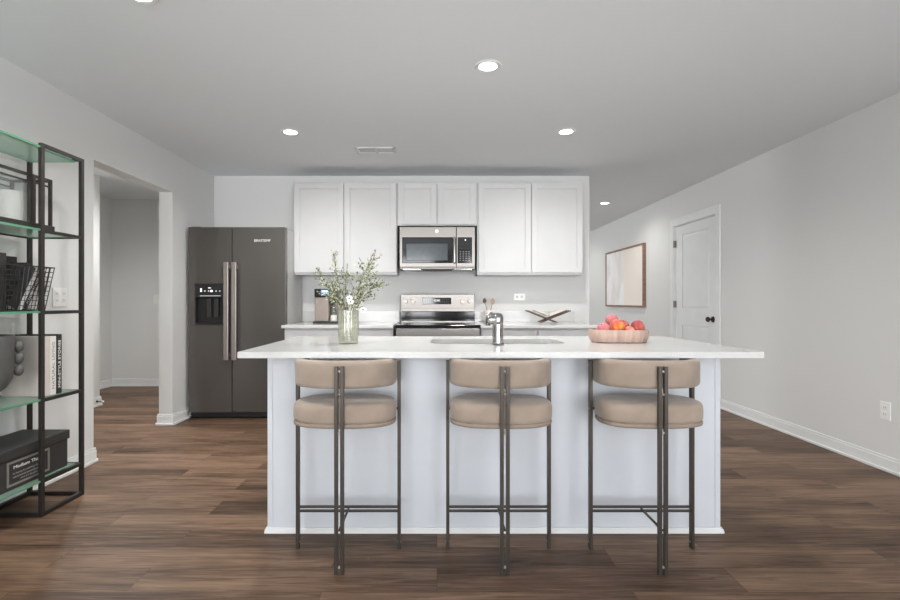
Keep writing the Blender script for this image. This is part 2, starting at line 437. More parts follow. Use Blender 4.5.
obj('door_knob', bm, 'oil', door, smooth=40)

# ------------------------------------------------------------------ small fixtures on walls and ceiling
def downlight(x, y, label, power=None):
    t = thing('recessed_light', label, 'ceiling light', (x, y, H), 0, 'recessed ceiling lights')
    obj('trim_ring', lathe(bmesh.new(), [(.052, -.004), (.074, -.006), (.080, 0), (.052, 0)], 32, close=True, base=False), 'trim', t, smooth=50)
    bm = bmesh.new(); bmesh.ops.create_circle(bm, cap_ends=True, segments=32, radius=.053)
    bmesh.ops.translate(bm, verts=bm.verts, vec=(0, 0, -.003)); bmesh.ops.reverse_faces(bm, faces=bm.faces)
    obj('lamp_lens', bm, 'led', t)
    d = bpy.data.lights.new('lamp', 'SPOT'); d.energy = power or DOWNLIGHT; d.color = (1.0, .99, .97); d.spot_size = math.radians(165); d.spot_blend = .8; d.shadow_soft_size = .06
    l = bpy.data.objects.new('lamp', d); COL.objects.link(l); l.parent = t; l.location = (0, 0, -.02)
downlight(.296, 2.906, 'round recessed ceiling light above the island, the largest in view')
downlight(-1.184, 4.04, 'round recessed ceiling light in front of the left wall cabinets, left of the air vent')
downlight(1.04, 4.03, 'round recessed ceiling light in front of the right wall cabinets')
downlight(2.34, 6.97, 'small far recessed ceiling light beyond the kitchen wall, near the framed picture', 28)
downlight(-1.325, 2.222, 'recessed ceiling light cut off by the top edge of the photo')
downlight(2.2, 9.6, 'added unseen ceiling light filling the passage behind the kitchen wall', 28)  # added out of view to brighten the far passage

downlight(-3.05, 4.72, 'added unseen ceiling light filling the hallway behind the left wall', 148)  # added out of view to lift the dim hallway
t = thing('air_vent', 'white rectangular air vent in the ceiling with two slotted halves', 'vent', (-.552, 4.525, H))
bm = bmesh.new()
for a in (-.18, -.012, .156): box(bm, a, a + .024, -.09, .09, -.008, 0, .002, 1)
for a in (-.09, .068): box(bm, -.18, .18, a, a + .022, -.008, 0, .002, 1)
obj('frame', bm, 'trim', t)
obj('duct_shadow_plate', B(-.17, .17, -.08, .08, -.001, 0), 'darkgap', t)
for x0, x1 in ((-.156, -.012), (.012, .156)):
    bm = bmesh.new()
    for i in range(5): box(bm, x0, x1, -.051 + i * .025, -.049 + i * .025, -.0045, -.001)
    obj('louvre', bm, 'trim', t)

def plate(name, label, cat, loc, rz, w_, h_, kind):
    """wall plate in the local xz plane facing -y"""
    t = thing(name, label, cat, loc, rz)
    obj('cover_plate', B(-w_ / 2, w_ / 2, -.006, 0, -h_ / 2, h_ / 2, .002), 'ceramic', t)
    n = 2 if kind.startswith('double') else 1
    for k in range(n):
        cx = 0 if n == 1 else (-.25 + .5 * k) * w_
        if 'switch' in kind:
            obj('rocker', B(cx - .014, cx + .014, -.010, -.005, -.03, .03, .002), 'trim', t)
        else:
            for s in (-1, 1):
                if kind == 'wide':
                    r_ = obj('socket', B(s * .026 - .016, s * .026 + .016, -.008, -.005, -.016, .016, .002), 'trim', t)
                    bm = B(s * .026 - .007, s * .026 + .008, -.0085, -.0075, .004, .007); box(bm, s * .026 - .007, s * .026 + .006, -.0085, -.0075, -.007, -.004)
                else:
                    r_ = obj('socket', B(cx - .017, cx + .017, -.008, -.005, s * .022 - .015, s * .022 + .015, .002), 'trim', t)
                    bm = B(cx - .008, cx - .005, -.0085, -.0075, s * .022 - .005, s * .022 + .007); box(bm, cx + .005, cx + .008, -.0085, -.0075, s * .022 - .005, s * .022 + .006)
                obj('slots', bm, 'greyink', r_)
    return t
plate('wall_outlet', 'white outlet plate low on the right wall above the baseboard', 'outlet', (XR, 3.37, .40), -PI / 2, .078, .122, 'outlet')
plate('wall_outlet', 'wide white double outlet plate on the left wall behind the open shelf', 'outlet', (XL, 3.225, 1.165), PI / 2, .122, .122, 'double')
plate('wall_outlet', 'white sideways outlet on the kitchen wall above the book stand', 'outlet', (.90, YB, 1.185), 0, .118, .07, 'wide')
plate('light_switch', 'white light switch on the back wall of the hallway', 'switch', (-3.757, YH, 1.165), 0, .08, .12, 'switch')
t = thing('door_stop', 'small white tipped door stop on the hallway baseboard', 'door stop', (XH2, 5.40, 0))
bm = cyl(bmesh.new(), (.015, 0, .055), (.075, 0, .055), .005); cyl(bm, (.013, 0, .055), (.02, 0, .055), .012)
obj('spring', bm, 'oil', t); obj('rubber_tip', cyl(bmesh.new(), (.073, 0, .055), (.09, 0, .055), .011, .009), 'ceramic', t)

# framed picture on the right wall
PY0, PY1, PZ0, PZ1 = 7.237, 8.85, 1.045, 1.985
t = thing('framed_picture', 'large pale abstract print in thin brown wood frame on the right wall', 'picture', (XR, (PY0 + PY1) / 2, (PZ0 + PZ1) / 2))
hw, hh = (PY1 - PY0) / 2, (PZ1 - PZ0) / 2
bm = bmesh.new(); fw = .028
box(bm, -.045, -.001, -hw, -hw + fw, -hh, hh, .002); box(bm, -.045, -.001, hw - fw, hw, -hh, hh, .002)
box(bm, -.045, -.001, -hw + fw, hw - fw, -hh, -hh + fw, .002); box(bm, -.045, -.001, -hw + fw, hw - fw, hh - fw, hh, .002)
obj('frame', bm, 'frame', t)
obj('print', B(-.034, -.004, -hw + fw, hw - fw, -hh + fw, hh - fw), 'art', t)

# ------------------------------------------------------------------ kitchen run on the back wall
def shaker(bm, x0, x1, z0, z1, yf, t=.020, st=.058, rec=.011):
    """shaker door whose front face is at y = yf, body behind it"""
    b_ = .0012
    box(bm, x0, x0 + st, yf, yf + t, z0, z1, b_, 1); box(bm, x1 - st, x1, yf, yf + t, z0, z1, b_, 1)
    box(bm, x0 + st, x1 - st, yf, yf + t, z0, z0 + st, b_, 1); box(bm, x0 + st, x1 - st, yf, yf + t, z1 - st, z1, b_, 1)
    box(bm, x0 + st - .002, x1 - st + .002, yf + rec, yf + t - .002, z0 + st - .002, z1 - st + .002)
    return bm
YC = 5.124
def wall_cabinet(label, x0, x1, z0, z1, doors, rail=.022):
    t = thing('wall_cabinet', label, 'cabinet', ((x0 + x1) / 2, YB, z0), 0, 'upper wall cabinets')
    ox, oz = (x0 + x1) / 2, z0
    obj('body', B(x0 - ox, x1 - ox, YC + .021 - YB, -.001, 0, z1 - z0, .001, 1), 'cab', t)
    for a, b_ in doors:
        obj('door', shaker(bmesh.new(), a - ox, b_ - ox, rail, z1 - z0 - .012, YC - YB), 'cab', t)
CZ0, CZ1 = 1.410, 2.360
wall_cabinet('white two door wall cabinet left of the microwave', -1.472, -.411, CZ0, CZ1, ((-1.464, -.958), (-.950, -.420)))
wall_cabinet('short white two door cabinet directly above the microwave', -.409, .411, 1.915, CZ1, ((-.397, -.004), (.010, .396)), .010)
wall_cabinet('white two door wall cabinet right of the microwave', .413, 1.500, CZ0, CZ1, ((.428, .962), (.972, 1.492)))

YBC = 4.705
def base_cabinet(label, x0, x1, n):
    t = thing('base_cabinet', label, 'cabinet', ((x0 + x1) / 2, YB, 0), 0, 'base cabinets along the back wall')
    ox = (x0 + x1) / 2
    bm = B(x0 - ox, x1 - ox, YBC + .021 - YB, -.02, .10, .882); box(bm, x0 - ox, x1 - ox, YBC + .08 - YB, -.02, 0, .10)
    obj('body', bm, 'cab', t)
    wd = (x1 - x0 - .02) / n
    for k in range(n):
        a = x0 + .012 + k * wd - ox; b_ = a + wd - .006
        obj('door', shaker(bmesh.new(), a, b_, .115, .70, YBC - YB), 'cab', t)
        d = obj('drawer', B(a, b_, YBC - YB, YBC + .02 - YB, .712, .866, .0015, 1), 'cab', t)
base_cabinet('white base cabinet between the fridge and the range', -1.440, -.415, 2)
base_cabinet('white base cabinet right of the range', .415, 1.485, 2)

def counter(label, x0, x1, bx0, bx1):
    t = thing('countertop', label, 'countertop', ((x0 + x1) / 2, YB, .884), 0, 'back wall countertops')
    ox = (x0 + x1) / 2
    obj('slab', B(x0 - ox, x1 - ox, 4.675 - YB, -.001, 0, .030, .003), 'quartz', t)
    obj('backsplash', B(bx0 - ox, bx1 - ox, -.021, -.001, .030, .030 + .115, .002), 'quartz', t)
counter('white countertop between the fridge and the range, with a low backsplash', -1.457, -.409, -1.455, -.409)
counter('white countertop right of the range, with a low backsplash', .409, 1.508, .409, 1.500)

# microwave
t = thing('microwave', 'stainless steel over the range microwave with black window and keypad', 'microwave', (.003, YB, 1.453))
MW, MH, MF = .383, .438, 5.060 - YB
obj('body', B(-MW, MW, MF + .045, -.001, .012, MH, .004), 'steel', t)
dr = obj('door', B(-MW, .192, MF, MF + .045, .03, MH, .004), 'steel', t)
obj('window_surround', B(-MW + .028, .158, MF - .003, MF, .070, .332, .006), 'blackgloss', dr)
obj('window_glass', B(-MW + .068, .106, MF - .005, MF - .0028, .094, .268, .004), 'blackglass', dr)
bm = bmesh.new(); tube(bm, [(.174, MF, .075), (.174, MF - .032, .080), (.174, MF - .036, .20), (.174, MF - .032, .322), (.174, MF, .327)], .013, 12)
obj('handle', bm, 'chrome', dr, smooth=50)
cp = obj('control_panel', B(.194, MW, MF, MF + .045, .03, MH, .004), 'steel', t)
obj('keypad', B(.206, .352, MF - .003, MF, .070, .332, .004), 'blackgloss', cp)
bm = bmesh.new()
for r_ in range(5):
    for c_ in range(4): box(bm, .226 + c_ * .029, .242 + c_ * .029, MF - .0042, MF - .0028, .094 + r_ * .022, .100 + r_ * .022)
obj('keys', bm, 'greyink', cp)
obj('display', B(.228, .328, MF - .0045, MF - .0028, .210, .226), 'darkgap', cp)
bm = cyl(bmesh.new(), (.284, MF - .0045, .304), (.284, MF - .0028, .304), .008)
obj('dial_mark', bm, 'bolt', cp)
lg = bmesh.new(); cyl(lg, (-.005, MF - .002, .394), (-.005, MF + .001, .394), .018, n=32); obj('round_logo', lg, 'bolt', dr)
text('logo_letters', 'GE', .02, 'handle', dr, (-.005, MF - .003, .394), (1, 0, 0), (0, 0, 1))
bm = B(-MW, MW, MF + .01, MF + .06, .012, .030, .004); obj('bottom_trim', bm, 'steel', t)
obj('vent_grille', B(-.15, .15, MF + .006, MF + .08, -.006, .012, .003), 'blackpl', t)
for s in (-1, 1): obj('task_lamp', B(s * .26 - .09, s * .26 + .09, MF + .02, MF + .10, .003, .012, .002), 'chrome', t)

# range
t = thing('kitchen_range', 'stainless steel electric range with black glass cooktop and raised control back', 'range', (.008, YB, 0))
RW = .393
RF = 4.665 - YB
obj('body', B(-RW, RW, RF + .03, -.03, .02, .895, .003), 'steel', t)
obj('cooktop', B(-RW - .002, RW + .002, RF - .005, -.10, .886, .916, .005), 'blackgloss', t)
for cx, cy, r_ in ((-.2, -.5, .10), (.2, -.5, .085), (-.2, -.24, .08), (.2, -.24, .10)):
    obj('burner_ring', lathe(bmesh.new(), [(r_ - .003, .9165), (r_, .9165)], 40, (cx, cy, 0), close=True, base=False), 'greyink', t)
bg_ = obj('back_guard', B(-.398, .398, -.10, -.022, .90, 1.215, .006), 'steel', t)
obj('glass_band', B(-.398, .398, -.104, -.099, .925, 1.028, .003), 'blackgloss', bg_)
obj('chrome_strip', B(-.398, .398, -.108, -.100, 1.028, 1.052, .003), 'handle', bg_)
dp = obj('display', B(-.165, .145, -.104, -.099, 1.105, 1.175, .003), 'blackgloss', bg_)
for a, b_ in ((0, 5), (8, 13)):
    bm = bmesh.new()
    for i in range(a, b_):
        for z in (1.118, 1.137, 1.156): box(bm, -.149 + i * .022, -.143 + i * .022, -.1048, -.1038, z, z + .004)
    obj('touch_key_field', bm, 'greyink', bg_)
text('clock_digits', '12:00', .03, 'icon', bg_, (-.01, -.1048, 1.145), (1, 0, 0), (0, 0, 1))
for x in (-.345, -.265, .265, .345):
    bm = cyl(bmesh.new(), (x, -.10, 1.135), (x, -.108, 1.135), .031, .031, 24); cyl(bm, (x, -.106, 1.135), (x, -.14, 1.135), .025, .021, 24)
    obj('knob', bm, 'handle', bg_, smooth=40)
ov = obj('oven_door', B(-RW, RW, RF, RF + .03, .20, .880, .004), 'steel', t)
obj('oven_window', B(-.28, .28, RF - .002, RF, .36, .66, .004), 'blackgloss', ov)
bm = bmesh.new(); tube(bm, [(-.36, RF, .80), (-.36, RF - .05, .80), (.36, RF - .05, .80), (.36, RF, .80)], .012, 10)
obj('handle', bm, 'chrome', ov, smooth=50)
obj('storage_drawer', B(-RW, RW, RF, RF + .03, .03, .19, .004), 'steel', t)

# fridge
t = thing('refrigerator', 'dark slate side by side refrigerator with ice dispenser, against left wall', 'refrigerator', (-1.918, YB, 0))
FX0, FX1, FS = -.480, .456, -.061            # left, right, split (local)
FF = 4.826 - YB
obj('cabinet_body', B(FX0 + .004, FX1 - .004, FF + .07, -.03, .012, 1.845, .004), 'sidegrey', t)['label'] = 'light grey cabinet sides'
# freezer door with a recessed dispenser niche
dx0, dx1, dz0, dz1 = -.418, -.138, .905, 1.235
bm = bmesh.new()
box(bm, FX0, dx0, FF, FF + .065, .066, 1.853); box(bm, dx1, FS - .003, FF, FF + .065, .066, 1.853)
box(bm, dx0, dx1, FF, FF + .065, .066, dz0); box(bm, dx0, dx1, FF, FF + .065, dz1, 1.853)
ld = obj('freezer_door', bm, 'dsteel', t)
rd = obj('fridge_door', B(FS + .003, FX1, FF, FF + .065, .066, 1.853, .004), 'dsteel', t)
bm = B(dx0, dx1, FF + .055, FF + .064, dz0, dz1); box(bm, dx0, dx0 + .006, FF + .004, FF + .06, dz0, dz1); box(bm, dx1 - .006, dx1, FF + .004, FF + .06, dz0, dz1)
box(bm, dx0, dx1, FF + .002, FF + .06, dz0, dz0 + .022)
nic = obj('dispenser_niche', bm, 'blackpl', t)
cpn = obj('dispenser_control', B(dx0, dx1, FF - .003, FF + .06, 1.172, dz1 + .075, .003), 'blackpl', t)
bm = bmesh.new()
for i in range(6): box(bm, -.362 + i * .036, -.352 + i * .036, FF - .0042, FF - .0028, 1.232, 1.240)
box(bm, -.366, -.350, FF - .0042, FF - .0028, 1.228, 1.262); cyl(bm, (-.258, FF - .0042, 1.236), (-.258, FF - .0028, 1.236), .012)
box(bm, -.290, -.262, FF - .0042, FF - .0028, 1.262, 1.270); box(bm, -.37, -.17, FF - .0042, FF - .0028, 1.188, 1.191)
obj('control_icons', bm, 'icon', cpn)
for x in (-.295, -.222):
    bm = B(x - .022, x + .022, FF + .02, FF + .034, .985, 1.165, .005); obj('dispenser_paddle', bm, 'boxblack', nic)
for s, x in ((-1, FS - .036), (1, FS + .040)):
    bm = B(x - .024, x + .024, FF - .062, FF - .045, .575, 1.512, .006)
    box(bm, x - .016, x + .016, FF - .05, FF, .60, .64); box(bm, x - .016, x + .016, FF - .05, FF, 1.45, 1.49)
    obj('handle', bm, 'handle', ld if s < 0 else rd)
text('brand_lettering', 'BRASTEMP', .034, 'white', rd, (.232, FF - .001, 1.722), (1, 0, 0), (0, 0, 1), width=.155)
obj('toe_grille', B(FX0 + .01, FX1 - .01, FF + .03, FF + .08, .010, .062, .003), 'blackpl', t)
for x in (FX0 + .06, FX1 - .06):
    for y in (FF + .06, -.1): obj('levelling_foot', cyl(bmesh.new(), (x, y, 0), (x, y, .012), .02), 'blackpl', t)
bm = B(FX0 + .01, FX0 + .10, FF + .03, FF + .12, 1.845, 1.862, .004); obj('hinge_cover', bm, 'blackpl', t)

# coffee machine on the left counter
t = thing('coffee_machine', 'champagne coffee machine with black top panel on the left counter', 'coffee machine', (-1.108, 5.17, .9148))
obj('body', B(-.118, .022, -.16, .16, .022, .265, .006), 'champagne', t)
obj('brew_back', B(.022, .112, -.04, .16, .022, .265, .004), 'champagne', t)
hd = obj('control_head', B(-.118, .112, -.175, .16, .265, .347, .006), 'blackgloss', t)
obj('display', B(-.050, .030, -.1775, -.1745, .279, .336), 'screen', hd)
bm = bmesh.new(); bar(bm, (-.040, -.1782, .322), (.018, -.1782, .322), .002, .012); bar(bm, (-.022, -.1782, .302), (.008, -.1782, .302), .002, .010); bar(bm, (-.036, -.1782, .290), (.0, -.1782, .310), .002, .007)
obj('display_marks', bm, 'icon', hd)
bm = bmesh.new()
for i in range(3): box(bm, .045 + i * .02, .053 + i * .02, -.1775, -.1745, .302, .308)
obj('button_marks', bm, 'greyink', hd)
bm = B(.028, .096, -.15, -.05, .198, .267, .004); cyl(bm, (.046, -.10, .178), (.046, -.10, .20), .008); cyl(bm, (.078, -.10, .178), (.078, -.10, .20), .008)
obj('coffee_spout', bm, 'blackpl', t)
obj('drip_tray', B(-.132, .126, -.185, .16, 0, .022, .004), 'blackpl', t)
obj('tray_grille', B(.028, .118, -.175, -.045, .022, .026), 'steel', t)
t = thing('milk_jug', 'small clear milk jug with white base in the coffee machine', 'jug', (-1.046, 5.07, .9412))
obj('glass_jar', lathe(bmesh.new(), [(.028, .055), (.031, .06), (.028, .142), (.025, .142), (.028, .062)], 24), 'glass_clear', t, smooth=50)
obj('white_milk', lathe(bmesh.new(), [(.032, 0), (.034, .004), (.033, .055), (.0, .056)], 24, close=True), 'ceramic', t, smooth=40)

# utensil crock right of the range
t = thing('utensil_crock', 'blush ceramic utensil crock on the counter beside the range', 'crock', (.545, 5.22, .9148))
obj('pot', lathe(bmesh.new(), [(.048, 0), (.052, .004), (.052, .125), (.048, .13), (.046, .125), (.046, .02), (.0, .02)], 32, close=True), 'pinkceramic', t, smooth=45)
def utensil(label, tip, kind):
    t = thing('wooden_utensil', label, 'utensil', (.545, 5.22, .9148 + .022), 0, 'utensils in the crock')
    b0 = Vector((-tip[0] * .25, 0, 0)); e = Vector(tip)
    obj('shaft', tube(bmesh.new(), [b0, (b0 + e) / 2, e], [.005, .005, .0055]), 'wood', t, smooth=50)
    bm = bmesh.new()
    if kind == 'spoon': ball(bm, e + (e - b0).normalized() * .022, .022, (.85, .35, 1.3))
    elif kind == 'ring': lathe(bm, [(.010, -.004), (.018, -.004), (.018, .004), (.010, .004), (.010, -.004)], 24, close=True); bmesh.ops.rotate(bm, verts=bm.verts, cent=(0, 0, 0), matrix=Matrix.Rotation(PI / 2, 3, 'X')); bmesh.ops.scale(bm, verts=bm.verts, vec=(1.2, 1, 1.9)); bmesh.ops.translate(bm, verts=bm.verts, vec=e + (e - b0).normalized() * .03)
    else: box(bm, e.x - .018, e.x + .012, -.004, .004, e.z - .005, e.z + .05, .003)
    obj('head', bm, {'spoon': 'walnut', 'ring': 'wood', 'flat': 'walnut'}[kind], t, smooth=50)
utensil('brown wooden spoon leaning left in the blush crock', (-.042, 0, .185), 'spoon')
utensil('pale wooden spatula with open head leaning right in the blush crock', (.030, .004, .170), 'ring')

# cookbook stand with an open book
t = thing('book_stand', 'dark wooden X shaped book stand on the right counter', 'book stand', (1.142, 5.16, .914))
for s in (-1, 1):
    bm = bmesh.new(); y0 = -.006 if s < 0 else .006
    a = Vector((-s * .082, 0, .008)); b_ = Vector((s * .222, 0, .128))
    for dy in (-.07, .0, .07): bar(bm, a + Vector((0, dy + s * .012, 0)), b_ + Vector((0, dy + s * .012, 0)), .010, .012)
    for q in (.05, .95):
        p = a.lerp(b_, q); bar(bm, p + Vector((0, -.09, 0)), p + Vector((0, .09, 0)), .010, .010)
    obj('crossed_slat', bm, 'walnut', t)
t = thing('open_book', 'open white book lying in the dark X shaped stand', 'book', (1.142, 5.16, .975))
for s in (-1, 1):
    bm = bmesh.new(); n = 10; top = []; bot = []
    for i in range(n + 1):
        u = i / n; x = s * (.006 + u * .13); zb = .016 + u * .053; zt = zb + .006 + .011 * math.sin(PI * min(1, u * 1.05 + .05)) * (1 - .45 * u)
        top.append((x, zt)); bot.append((x, zb))
    pr = top + bot[::-1]
    stack(bm, [[(x, -.075, z) for x, z in pr], [(x, .085, z) for x, z in pr]])
    obj('page_block', bm, 'paper', t)
    bm = bmesh.new(); bar(bm, (s * .004, .005, .012), (s * .142, .005, .069), .170, .003)
    obj('cover', bm, 'bookwhite', t)

# ------------------------------------------------------------------ island
IX0, IX1, IY0, IY1 = -.835, 1.396, 2.462, 3.175
t = thing('kitchen_island', 'white panelled kitchen island base behind the bar stools', 'island', ((IX0 + IX1) / 2, (IY0 + IY1) / 2, 0))
ox, oy = (IX0 + IX1) / 2, (IY0 + IY1) / 2
X0, X1, Y0, Y1 = IX0 - ox, IX1 - ox, IY0 - oy, IY1 - oy
bm = B(X0 + .004, X1 - .004, Y0 + .004, Y0 + .024, 0, .886)
obj('front_panel', bm, 'island', t)
for s, x in ((1, X0), (-1, X1)):
    a, b_ = sorted((x, x + s * .020)); obj('side_panel', B(a, b_, Y0 + .024, Y1, 0, .886), 'island', t)
    a, b_ = sorted((x, x + s * .026)); obj('corner_stile', B(a, b_, Y0, Y0 + .020, .024, .886, .002), 'island', t)
n = 4; wd = (X1 - X0 - .05) / n
obj('back_frame', B(X0 + .02, X1 - .02, Y1 - .04, Y1 - .021, .10, .886), 'island', t)
for k in range(n):
    a = X0 + .025 + k * wd; d = obj('door', shaker(bmesh.new(), a, a + wd - .006, .115, .875, Y1 - .021), 'island', t)
bm = bmesh.new()
for d, za, z in ((.012, 0, .012), (.010, .012, .019), (.006, .019, .026)):
    box(bm, X0 - d, X1 + d, Y0 - d, Y0, za, z); box(bm, X0 - d, X0, Y0, Y1, za, z); box(bm, X1, X1 + d, Y0, Y1, za, z)
obj('shoe_moulding', bm, 'trim', t)

TX0, TX1, TY0, TY1 = -.885, 1.450, 2.217, 3.205
SX0, SX1, SY0, SY1 = -.035, .690, 2.640, 2.985        # sink cut-out
def top_with_hole():
    bm = bmesh.new()
    oc = [(TX0, TY0), (TX1, TY0), (TX1, TY1), (TX0, TY1)]
    ic = [(SX0, SY0), (SX1, SY0), (SX1, SY1), (SX0, SY1)]; r = .07; K = 8
    cen = [(SX0 + r, SY0 + r), (SX1 - r, SY0 + r), (SX1 - r, SY1 - r), (SX0 + r, SY1 - r)]
    arcs = [[(cen[i][0] + r * math.cos(PI + i * PI / 2 + PI / 2 * k / K), cen[i][1] + r * math.sin(PI + i * PI / 2 + PI / 2 * k / K)) for k in range(K + 1)] for i in range(4)]
    lv = []
    for z in (.8865, .914):
        O = [bm.verts.new((*p, z)) for p in oc]; A = [[bm.verts.new((*p, z)) for p in a] for a in arcs]
        for i in range(4):
            j = (i + 1) % 4
            bm.faces.new([O[i], O[j]] + [A[j][k] for k in range(K // 2, -1, -1)] + [A[i][k] for k in range(K, K // 2 - 1, -1)])
        lv.append((O, [v for a in A for v in a]))
    for q in (0, 1):
        a, b_ = lv[0][q], lv[1][q]
        for i in range(len(a)):
            j = (i + 1) % len(a); bm.faces.new((a[i], a[j], b_[j], b_[i]))
    return bm
o = obj('island_countertop', top_with_hole(), 'quartz', loc=((TX0 + TX1) / 2, (TY0 + TY1) / 2, .8865))
tag(o, 'long white quartz island countertop with rounded sink cut-out', 'countertop')
t = thing('kitchen_sink', 'stainless steel sink set under the island countertop', 'sink', ((SX0 + SX1) / 2, (SY0 + SY1) / 2, .8865))
a, b_ = (SX1 - SX0) / 2 + .006, (SY1 - SY0) / 2 + .006
def rr(ax, by, z, r):
    out = []
    for cx, cy, q in ((ax - r, by - r, 0), (-ax + r, by - r, 1), (-ax + r, -by + r, 2), (ax - r, -by + r, 3)):
        for k in range(7): out.append((cx + r * math.cos(q * PI / 2 + PI / 2 * k / 6), cy + r * math.sin(q * PI / 2 + PI / 2 * k / 6), z))
    return out
bm = bmesh.new(); stack(bm, [rr(a + .02, b_ + .02, 0, .09), rr(a + .02, b_ + .02, -.004, .09), rr(a + .004, b_ + .004, -.006, .08), rr(a - .004, b_ - .004, -.20, .07), rr(a - .05, b_ - .05, -.215, .06)][::-1])
bm.faces.ensure_lookup_table(); bmesh.ops.delete(bm, geom=[bm.faces[-1]], context='FACES_ONLY')
L0 = rr(a + .02, b_ + .02, 0, .09)
bm2 = bmesh.new()
R = [[bm2.verts.new(p) for p in L] for L in (rr(a + .02, b_ + .02, -.0008, .09), rr(a, b_, -.0008, .075), rr(a - .008, b_ - .008, -.195, .07), rr(a - .05, b_ - .05, -.208, .06))]
for q in range(3):
    n = len(R[0])
    for k in range(n): bm2.faces.new((R[q][k], R[q][(k + 1) % n], R[q + 1][(k + 1) % n], R[q + 1][k]))
bm2.faces.new(R[3]); bm.free()
obj('basin', bm2, 'steel', t, smooth=40)
obj('drain', lathe(bmesh.new(), [(.045, -.2075), (.045, -.204), (.03, -.206)], 24), 'chrome', t)

t = thing('kitchen_faucet', 'chrome faucet standing on the island behind the middle stool', 'faucet', (.315, 2.583, .914))
obj('base_flange', lathe(bmesh.new(), [(.030, 0), (.032, .006), (.028, .010), (.0, .010)], 32, close=True), 'chrome', t, smooth=40)
obj('body', lathe(bmesh.new(), [(.0275, .008), (.0275, .10), (.0265, .104), (.0275, .108), (.0285, .135), (.026, .150), (.019, .160), (.006, .1645), (.001, .165)], 32), 'chrome', t, smooth=35)
bm = bmesh.new(); tube(bm, [(0, .0, .118), (-.008, .05, .142), (-.022, .10, .150), (-.033, .14, .138), (-.035, .16, .115)], [.020, .018, .017, .0165, .016], 20)
sp = obj('spout', bm, 'chrome', t, smooth=40)
bm = cyl(bmesh.new(), (-.035, .161, .116), (-.036, .167, .095), .017, .0155, 20); obj('spray_head', bm, 'chrome', sp)
bm = cyl(bmesh.new(), (-.02, 0, .130), (-.048, -.002, .130), .024, .023, 24); ball(bm, (-.048, -.002, .130), .023, (.5, 1, 1))
obj('lever_hub', bm, 'chrome', t, smooth=40)
bm = bmesh.new(); tube(bm, [(-.050, -.002, .145), (-.052, .012, .158), (-.050, .045, .160)], [.006, .006, .005], 10)
obj('lever', bm, 'chrome', t, smooth=50)
obj('button', B(.006, .012, -.0288, -.026, .045, .085, .001), 'blackpl', t)

# vase with branches
VX, VY = -.471, 2.66
o = obj('glass_vase', lathe(bmesh.new(), [(.046, 0), (.051, .003), (.053, .05), (.053, .178), (.0495, .178), (.0495, .012), (.002, .011)], 96, (VX, VY, .914), ribs=24, amp=.022, close=True), 'vase', loc=(VX, VY, .914), smooth=60)
tag(o, 'ribbed pale green glass vase holding leafy branches on the island', 'vase')
def leaf(bm, p, d, n_, L, W, mi):
    d = d.normalized(); s = d.cross(n_)
    if s.length < 1e-4: s = d.orthogonal()
    s.normalize(); u = s.cross(d)
    pts = [p, p + d * L * .45 + s * W - u * W * .2, p + d * L, p + d * L * .45 - s * W - u * W * .2, p + d * L * .5]
    v = [bm.verts.new(q) for q in pts]
    for f in ((0, 1, 4), (1, 2, 4), (2, 3, 4), (3, 0, 4)):
        fc = bm.faces.new([v[i] for i in f]); fc.material_index = mi
def rv(s=1): return Vector((random.uniform(-s, s), random.uniform(-s, s), random.uniform(-s, s)))
def branch(label, tip, foot, bend, nleaf, start=.42, spread=.035, blossom=()):
    nleaf = int(nleaf * 2.9); spread *= 1.6
    t = thing('leafy_branch', label, 'branch', (VX, VY, .914), 0, 'branches in the glass vase')
    foot = Vector(foot); tip = Vector(tip); neck = Vector((tip.x * .20, tip.y * .3, .178))
    neck.xy = neck.xy if neck.xy.length < .042 else neck.xy.normalized() * .042
    pts = []
    K = 14
    for i in range(K + 1):
        u = i / K
        if u < .35: p = foot.lerp(neck, u / .35)
        else:
            q = (u - .35) / .65; p = neck.lerp(tip, q) + Vector(bend) * math.sin(PI * q)
        pts.append(p)
    sb = bmesh.new(); tube(sb, pts, [.0026 - .0018 * i / K for i in range(K + 1)], 6)
    fb = bmesh.new()
    i0 = 5
    twigs = []
    for i in range(i0, K):
        for _ in range(3):
            p = pts[i].lerp(pts[i + 1], random.random())
            d = ((tip - neck).normalized() * .8 + rv(1)).normalized(); d.z = abs(d.z) * .7 + .1
            L = random.uniform(.6, 1.5) * spread * (1.3 - .6 * i / K)
            e = p + d * L
            tube(sb, [p, p.lerp(e, .5) + rv(.004), e], [.0010, .0008, .0005], 5); twigs.append((p, e))
    for _ in range(nleaf):
        if random.random() < .7: a, b_ = random.choice(twigs)
        else: k = random.randrange(i0, K); a, b_ = pts[k], pts[k + 1]
        p = a.lerp(b_, random.random() ** .7) + rv(.003)
        L = random.uniform(.007, .0165)
        leaf(fb, p, (b_ - a).normalized() + rv(.9), rv(1), L, L * random.uniform(.26, .42), random.choices((0, 1, 2), (5, 4, 3))[0])
    obj('stem', sb, 'stem', t, smooth=60)
    obj('leaves', fb, ['leafA', 'leafB', 'leafC'], t)
    for c in blossom:
        bm = bmesh.new(); c = Vector(c)
        for k in range(5):
            an = 2 * PI * k / 5 + .3
            ball(bm, c + Vector((math.cos(an) * .010, -.002, math.sin(an) * .008)), .0095, (1, .35, .8), 10, 6)
        fl = obj('blossom', bm, 'petal', t, smooth=60); fl['label'] = 'white open blossom'
        bm = ball(bmesh.new(), c + Vector((0, -.007, 0)), .004); obj('blossom_eye', bm, 'leafB', fl)
branch('tallest upright branch, its tip left of the vase against the white cabinet', (-.085, .03, .488), (.02, .0, .015), (-.012, 0, .01), 95, .5, .03)
branch('branch reaching furthest to the left above the coffee machine', (-.150, -.01, .375), (.028, .01, .014), (-.01, 0, .012), 110)
branch('short full branch just left of the vase rim', (-.075, -.05, .330), (.02, -.02, .014), (-.02, 0, .0), 150, .4, .045)
